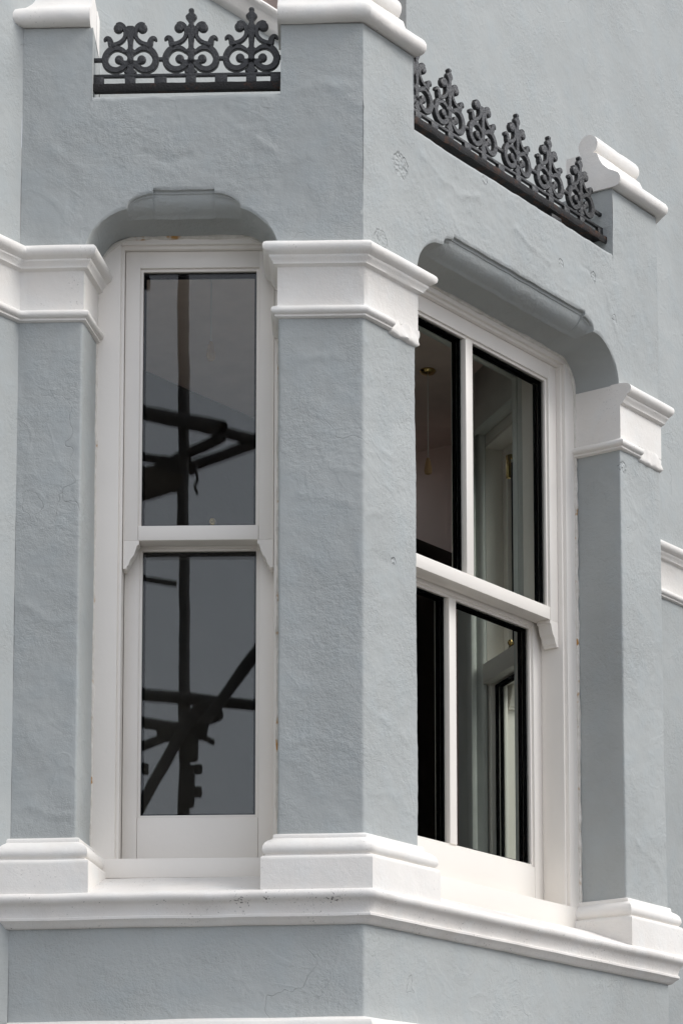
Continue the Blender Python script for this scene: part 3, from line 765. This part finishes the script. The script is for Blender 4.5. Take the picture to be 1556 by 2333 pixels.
def motif_mesh(broken):
    mb = MB()
    stem = [(0, -40, 20), (0, 0, 21), (0, 12, 36), (0, 24, 46), (0, 36, 34), (0, 52, 24), (0, 85, 26), (0, 105, 32), (0, 125, 22), (0, 155, 24), (0, 170, 40), (0, 182, 47), (0, 195, 36), (0, 210, 20), (0, 245, 19), (0, 300, 24), (0, 345, 32), (0, 378, 30)]
    if not broken: stem += [(0, 398, 18), (0, 422, 20), (0, 440, 32), (0, 456, 41), (0, 470, 36), (0, 486, 20), (0, 496, 14), (0, 506, 20), (0, 518, 17), (0, 527, 7)]
    else: stem += [(0, 388, 24)]
    stroke(mb, stem, 2)
    for s in (-1, 1):
        stroke(mb, [(-38, 184, 14), (-70, 206, 17), (-112, 214, 21), (-152, 198, 24), (-178, 165, 24), (-190, 124, 24), (-180, 80, 24), (-150, 50, 23), (-105, 40, 22), (-64, 56, 21), (-34, 84, 20), (0, 103, 18)], 3, sx=s)
        stroke(mb, [(-20, 103, 13), (-52, 100, 16), (-72, 108, 20)], 3, sx=s); disc(mb, -84, 124, 34, s)
        stroke(mb, [(-122, 214, 22), (-144, 243, 23), (-150, 268, 21), (-160, 288, 18), (-176, 294, 15), (-190, 284, 11), (-194, 272, 7)], 3, sx=s)
        stroke(mb, [(-128, 242, 16), (-98, 251, 15), (-68, 268, 15), (-45, 296, 15), (-36, 330, 16), (-41, 362, 17), (-57, 390, 18), (-80, 402, 19), (-98, 393, 20)], 3, sx=s); disc(mb, -90, 372, 38, s)
    bm = bmesh.new(); vs = [bm.verts.new(p) for p in mb.v]
    for q in mb.f: bm.faces.new([vs[i] for i in q])
    bmesh.ops.recalc_face_normals(bm, faces=bm.faces)
    me = bpy.data.meshes.new('finial_motif'); bm.to_mesh(me); bm.free(); me.materials.append(M['iron']); me.shade_smooth(); me.set_sharp_from_angle(angle=R(32))
    return me
mot, motb = motif_mesh(False), motif_mesh(True)
def cresting(F_, u0, u1, centres, broken, zb, label, d=.045):
    o = F_.pt((u0 + u1) / 2, d, 0); o.z = F_.k * (u0 + u1) / 2 + zb - .06
    root = thing('iron_cresting', label, 'railing', o, 'iron cresting rails on the bay parapet')
    ang = math.atan2(F_.d.y, F_.d.x)
    rel = lambda u, dd, z: F_.pt(u, dd, z)
    for i, c in enumerate(centres):
        ob = bpy.data.objects.new('finial_motif', motb if i in broken else mot); sc.collection.objects.link(ob); ob.parent = root
        if i in broken: ob['label'] = 'scrolled finial with its tip broken off'
        ob.location = F_.pt(c, d, zb) - o; ob.rotation_euler = (random.uniform(-.02, .02), random.uniform(-.012, .012), ang + random.uniform(-.02, .02))
    class Lf:                                                # local frame for boxes (d measured from the rail axis)
        @staticmethod
        def pt(u, dd, z): return F_.pt(u, d + dd, z)
    xs = [u0] + list(centres) + [u1]
    for a, b in zip(xs, xs[1:]):
        a2 = a + (.0 if a == u0 else .070); b2 = b - (.0 if b == u1 else .070)
        if b2 - a2 > .004:
            lk = MB(); lk.box(Lf, a2, b2, -.006, .006, zb + .042, zb + .053); lk.build('link_bar', 'iron', root, bevel=.002)
    r = MB(); s_ = U
    r.box(Lf, u0, u1, -.009, .003, zb - .008, zb + .001); r.box(Lf, u0, u1, -.010, .004, zb - .034, zb - .027)
    for i, c in enumerate(list(centres)):
        r.box(Lf, max(u0, c - .015), min(u1, c + .015), -.0095, .0035, zb - .0285, zb - .006)
        nx = centres[i + 1] if i + 1 < len(centres) else None
        if nx: mid = (c + nx) / 2; r.box(Lf, mid - .018, mid + .018, -.0095, .0035, zb - .0285, zb - .006)
    r.box(Lf, u0, u0 + .03, -.0095, .0035, zb - .0285, zb - .006); r.box(Lf, u1 - .03, u1, -.0095, .0035, zb - .0285, zb - .006)
    rough(r, .0014).build('slotted_rail', 'iron', root, bevel=.0015)
    a = MB()
    n = int((u1 - u0) / .02); rows = []
    for i in range(n + 1):
        u = u0 + (u1 - u0) * i / n; w = .0022 * nz((u, 4, F_.n.x), 30); w2 = .003 * nz((u, 8, F_.n.x), 22)
        rows.append([Lf.pt(u, -.024 + w, zb - .034), Lf.pt(u, .030, zb - .034), Lf.pt(u, .030, zb - .040), Lf.pt(u, -.012, zb - .040), Lf.pt(u, -.014 + w, zb - .052 + w2), Lf.pt(u, -.021 + w, zb - .054 + w2), Lf.pt(u, -.024 + w, zb - .047)])
    a.grid(rows, loop=True); a.poly(rows[0]); a.poly(rows[-1]); a.build('angle_iron', 'rust', root, angle=30)
    return root, Lf
def rough(mb, amp):
    mb.v = [tuple(Vector(p) + Vector((nz(p, 40), nz((p[1], p[2], p[0]), 40), nz((p[2], p[0], p[1]), 40))) * amp) for p in mb.v]; return mb
cresting(FA, -.768, -.234, (-.6635, -.491, -.3185), {0}, 5.118, 'short black iron cresting of three scrolled finials on the narrow bay face')
rB, LfB = cresting(FB, .256, 1.399, (.331, .504, .688, .884, 1.078, 1.270), {2}, 5.116, 'long black iron cresting of six scrolled finials above the wide window')
b = MB(); b.box(FB, 1.07, 1.13, .03, .075, 5.040, 5.056); b.build('packing_block', 'iron', rB, bevel=.004)

# ------------------------------------------------------------------ light pulls hanging inside
def at(px, py, Y):
    """point at depth Y seen at photo pixel px, py"""
    ph = R(7.3757); c, s = math.cos(ph), math.sin(ph)
    PY = 1166.5 + .4440 * 2333
    dx, up = (px - 778) / F_PX, (PY - py) / F_PX
    d = Vector((dx, c - s * up, s + c * up))
    return Vector((0, 0, EYE)) + d * (Y / d.y)
def pull(px, py, Y, label):
    p = at(px, py, Y); x = p.x; zc = 4.915; length = zc - (p.z + .031)
    root = thing('pull_cord', label, 'pull cord', (x, Y, p.z - .031), 'wooden cord pulls inside the bay')
    m = MB(); lathe(m, Vector((x, Y, 0)), [(0, 0), (.026, 0), (.030, -.006), (.024, -.014), (.006, -.018), (0, -.018)], zc, 16); m.build('ceiling_rose', 'brass', root)
    m = MB(); lathe(m, Vector((x, Y, 0)), [(.0018, -.015), (.0018, -length)], zc, 6); m.build('cord', 'cord', root)
    m = MB(); lathe(m, Vector((x, Y, 0)), [(0, 0), (.005, -.001), (.0085, -.010), (.0125, -.030), (.0145, -.045), (.0125, -.058), (.006, -.062), (0, -.062)], zc - length, 14); m.build('wooden_acorn', 'wood', root)
pull(975, 1062, 9.12, 'pale wooden acorn pull on a white cord behind the wide window')
pull(481, 800, 7.86, 'wooden cord pull seen dimly through the narrow window')

# dark cupboard and screen shapes, added to blacken the view through the panes
wd = thing('dark_filler', 'added dark cupboard shape that blackens the lower panes of the wide window', 'dark_filler', FW.pt(RT1 - .25, 1.1, 2.10))
m = MB(); m.box(FW, RT1 - .46, RT1 - .02, .52, 1.74, 2.102, 4.40); m.build('carcass', 'dark_filler', wd, bevel=.004)
m = MB(); m.box(FW, RT1 - .50, RT1 - .018, .48, 1.78, 4.40, 4.46); m.build('cornice', 'dark_filler', wd, bevel=.012)
for k in range(2):
    a = .535 + k * .60
    m = MB(); m.box(FW, RT1 - .48, RT1 - .461, a, a + .59, 2.20, 4.36); m.box(FW, RT1 - .488, RT1 - .481, a + .08, a + .51, 2.30, 3.20); m.box(FW, RT1 - .488, RT1 - .481, a + .08, a + .51, 3.30, 4.26)
    m.build('door', 'dark_filler', wd, bevel=.003)
bc = thing('dark_screen', 'added tall dark screen that blackens the view through the narrow window', 'dark_screen', FW.pt(1.5, 1.1, 2.10))
m = MB(); m.box(FW, .50, 2.42, .96, .98, 2.102, 4.912); m.build('back_panel', 'dark_filler', bc)
for t in (.50, 1.12, 1.76, 2.39):
    m = MB(); m.box(FW, t, t + .03, .98, 1.26, 2.102, 4.912); m.build('side_panel', 'dark_filler', bc)
for z in (2.12, 2.66, 3.20, 3.74, 4.28, 4.88):
    m = MB(); m.box(FW, .53, 2.39, .981, 1.25, z, z + .03); m.build('shelf', 'dark_filler', bc)

# ------------------------------------------------------------------ scaffold standing left of the viewer, mirrored in the narrow window
def mir(px, py, yv, yg):
    """point whose mirror image in a pane at depth yg appears at photo pixel px, py and virtual depth yv"""
    ph = R(7.3757); c, s = math.cos(ph), math.sin(ph)
    PY = 1166.5 + .4440 * 2333
    dx, up = (px - 778) / F_PX, (PY - py) / F_PX
    d = Vector((dx, c - s * up, s + c * up)); t = yv / d.y
    p = Vector((0, 0, EYE)) + d * t
    return Vector((p.x, 2 * yg - p.y, p.z))
YU, YL = D + .213, D + .280
scaf = thing('scaffold', 'steel tube scaffold mirrored in the narrow sash window', 'scaffold', (-.64, 4.2, 0))
def tube(a, b, r=.0242, mat='tube', name='tube', seg=14, bore=True):
    m = MB(); d = (b - a); L = d.length; d.normalize()
    e1 = d.orthogonal().normalized(); e2 = d.cross(e1)
    ring = lambda c, rr: [c + e1 * rr * math.cos(2 * math.pi * k / seg) + e2 * rr * math.sin(2 * math.pi * k / seg) for k in range(seg)]
    if bore: m.grid([ring(a + d * .1, r * .86), ring(a, r * .86), ring(a, r), ring(b, r), ring(b, r * .86), ring(b - d * .1, r * .86)], loop=True)
    else: m.grid([ring(a, r * .7), ring(a, r), ring(b, r), ring(b, r * .7)], loop=True); 
    return m.build(name, mat, scaf)
YV = 10.95
pu = mir(414, 640, YV, YU); pl = mir(424, 1700, YV, YL)
px_, py_ = (pu.x + pl.x) / 2, (pu.y + pl.y) / 2
tube(Vector((pl.x, pl.y, 0.04)), Vector((pu.x + .01, pu.y, 6.4)), name='standard')
m = MB(); m.box(Frame(Vector((pl.x, pl.y, 0)), dA, nA), -.075, .075, -.075, .075, .002, .012); m.build('base_plate', 'clamp', scaf)
def clampblock(c, sx, sy, sz, rot=0.0, name='coupler'):
    m = MB(); bmx = Matrix.Rotation(rot, 3, 'Y')
    P = [c + bmx @ Vector((x * sx, y * sy, z * sz)) for z in (-1, 1) for x, y in ((-1, -1), (1, -1), (1, 1), (-1, 1))]
    b0 = len(m.v); m.v.extend([tuple(p) for p in P])
    for q in ((0, 3, 2, 1), (4, 5, 6, 7), (0, 1, 5, 4), (1, 2, 6, 5), (2, 3, 7, 6), (3, 0, 4, 7)): m.f.append(tuple(b0 + i for i in q))
    return m.build(name, 'clamp', scaf, bevel=min(sx, sy, sz) * .45)
def ext(a, b, fa, fb): d = b - a; return a - d * fa, b + d * fb
# upper lift
a, b = ext(mir(330, 938, YV + .06, YU), mir(500, 972, YV - .18, YU), 2.2, .04); tube(a, b, .034, name='transom')
a, b = ext(mir(430, 962, YV + .10, YU), mir(580, 1000, YV + .10, YU), 1.5, 1.4); tube(a, b, name='ledger')
a, b = ext(mir(365, 1062, YV + .05, YU), mir(505, 993, YV - .12, YU), 0.0, .02); tube(a, b, .0245, name='transom')
a, b = ext(mir(432, 1062, YV + .12, YU), mir(580, 1008, YV + .14, YU), .2, 1.2); tube(a, b, .0245, name='brace')
a, b = ext(mir(318, 1037, YV + .05, YU), mir(395, 1050, YV + .05, YU), 2.0, .0); tube(a, b, .018, name='ledger')
clampblock(mir(384, 1062, YV, YU), .052, .04, .040, .2); clampblock(mir(405, 1085, YV, YU), .045, .045, .055); clampblock(mir(350, 1075, YV, YU), .040, .03, .032, -.3); clampblock(mir(432, 1062, YV, YU), .030, .03, .026, .5)
m = MB(); pts = [mir(x, y, YV - .02, YU) for x, y in ((250, 1085), (345, 1062), (420, 1085), (410, 1112), (320, 1143), (250, 1165))]
m.grid([pts, [p + Vector((0, .04, 0)) for p in pts]], loop=True); m.poly(pts); m.poly([p + Vector((0, .04, 0)) for p in pts], True); m.build('toe_board', 'plank', scaf, bevel=.004)
prev = None
for x, y in ((436, 1068), (447, 1076), (449, 1092), (443, 1104), (447, 1114), (450, 1120)):
    q = mir(x, y, YV - .03, YU)
    if prev is not None: tube(prev, q, .006, 'clamp', 'strap_end', 6, False)
    prev = q
clampblock(mir(333, 640, YV, YU), .016, .02, .026)
# lower lift
a, b = ext(mir(328, 1580, YV + .06, YL), mir(590, 1605, YV + .06, YL), .8, .9); tube(a, b, .0255, name='ledger')
a, b = ext(mir(590, 1478, YV - .06, YL), mir(480, 1620, YV - .06, YL), 1.5, .2); tube(a, b, .0245, name='brace')
a, b = ext(mir(412, 1668, YV - .06, YL), mir(328, 1822, YV - .06, YL), .2, .9); tube(a, b, .0245, name='brace')
a, b = ext(mir(326, 1645, YV - .05, YL), mir(410, 1655, YV - .05, YL), 1.0, 0); tube(a, b, .0245, name='transom')
a, b = ext(mir(326, 1700, YV, YL), mir(400, 1668, YV, YL), 1.0, 0); tube(a, b, .020, name='transom')
a, b = ext(mir(335, 1318, YV - .1, YL), mir(402, 1328, YV - .1, YL), 1.6, 0); tube(a, b, .0135, name='tie_tube')
clampblock(mir(470, 1622, YV, YL), .065, .04, .045, -.35); clampblock(mir(440, 1650, YV, YL), .06, .045, .055, .2); clampblock(mir(390, 1665, YV, YL), .06, .04, .040, -.1); clampblock(mir(428, 1700, YV, YL), .040, .035, .060)
clampblock(mir(474, 1684, YV, YL), .026, .02, .010, .45); clampblock(mir(448, 1752, YV, YL), .022, .02, .022); clampblock(mir(446, 1806, YV, YL), .024, .02, .022); clampblock(mir(424, 1790, YV, YL), .033, .033, .090)
clampblock(mir(331, 1750, YV, YL), .014, .02, .024)

# ------------------------------------------------------------------ added dark house out of view, keeping bright sky off the wide panes
nb = thing('sky_block_house', 'added dark house out of view that blocks bright sky from the wide window reflection', 'house', (12.5, 12.3, 0))
class XY:
    @staticmethod
    def pt(u, d, z): return Vector((u, d, z))
m = MB(); m.box(XY, 9.2, 16, 8.6, 16, -.02, 8.6); m.build('wall', 'nwall', nb)
m = MB(); lo = [Vector(p) for p in ((9.0, 8.4, 8.6), (16.2, 8.4, 8.6), (16.2, 16.2, 8.6), (9.0, 16.2, 8.6))]; hi = [Vector(p) for p in ((12.6, 8.4, 10.4), (12.6, 16.2, 10.4))]
m.poly([lo[0], lo[3], hi[1], hi[0]]); m.poly([lo[1], hi[0], hi[1], lo[2]]); m.poly([lo[0], hi[0], lo[1]]); m.poly([lo[3], lo[2], hi[1]]); m.poly(lo, True); m.build('roof', 'nroof', nb, smooth=False)
for yy in (10.0, 12.3, 14.6):
    for zz in (1.0, 4.2):
        f = MB(); f.box(XY, 9.15, 9.25, yy - .5, yy - .42, zz, zz + 1.8); f.box(XY, 9.15, 9.25, yy + .42, yy + .5, zz, zz + 1.8); f.box(XY, 9.15, 9.25, yy - .42, yy + .42, zz + 1.72, zz + 1.8); f.box(XY, 9.15, 9.25, yy - .42, yy + .42, zz, zz + .08); f.box(XY, 9.16, 9.24, yy - .42, yy + .42, zz + .86, zz + .92)
        f = f.build('window', 'nframe', nb); p = MB(); p.box(XY, 9.18, 9.194, yy - .43, yy + .43, zz + .02, zz + 1.75); p.build('pane', 'black', f, smooth=False)
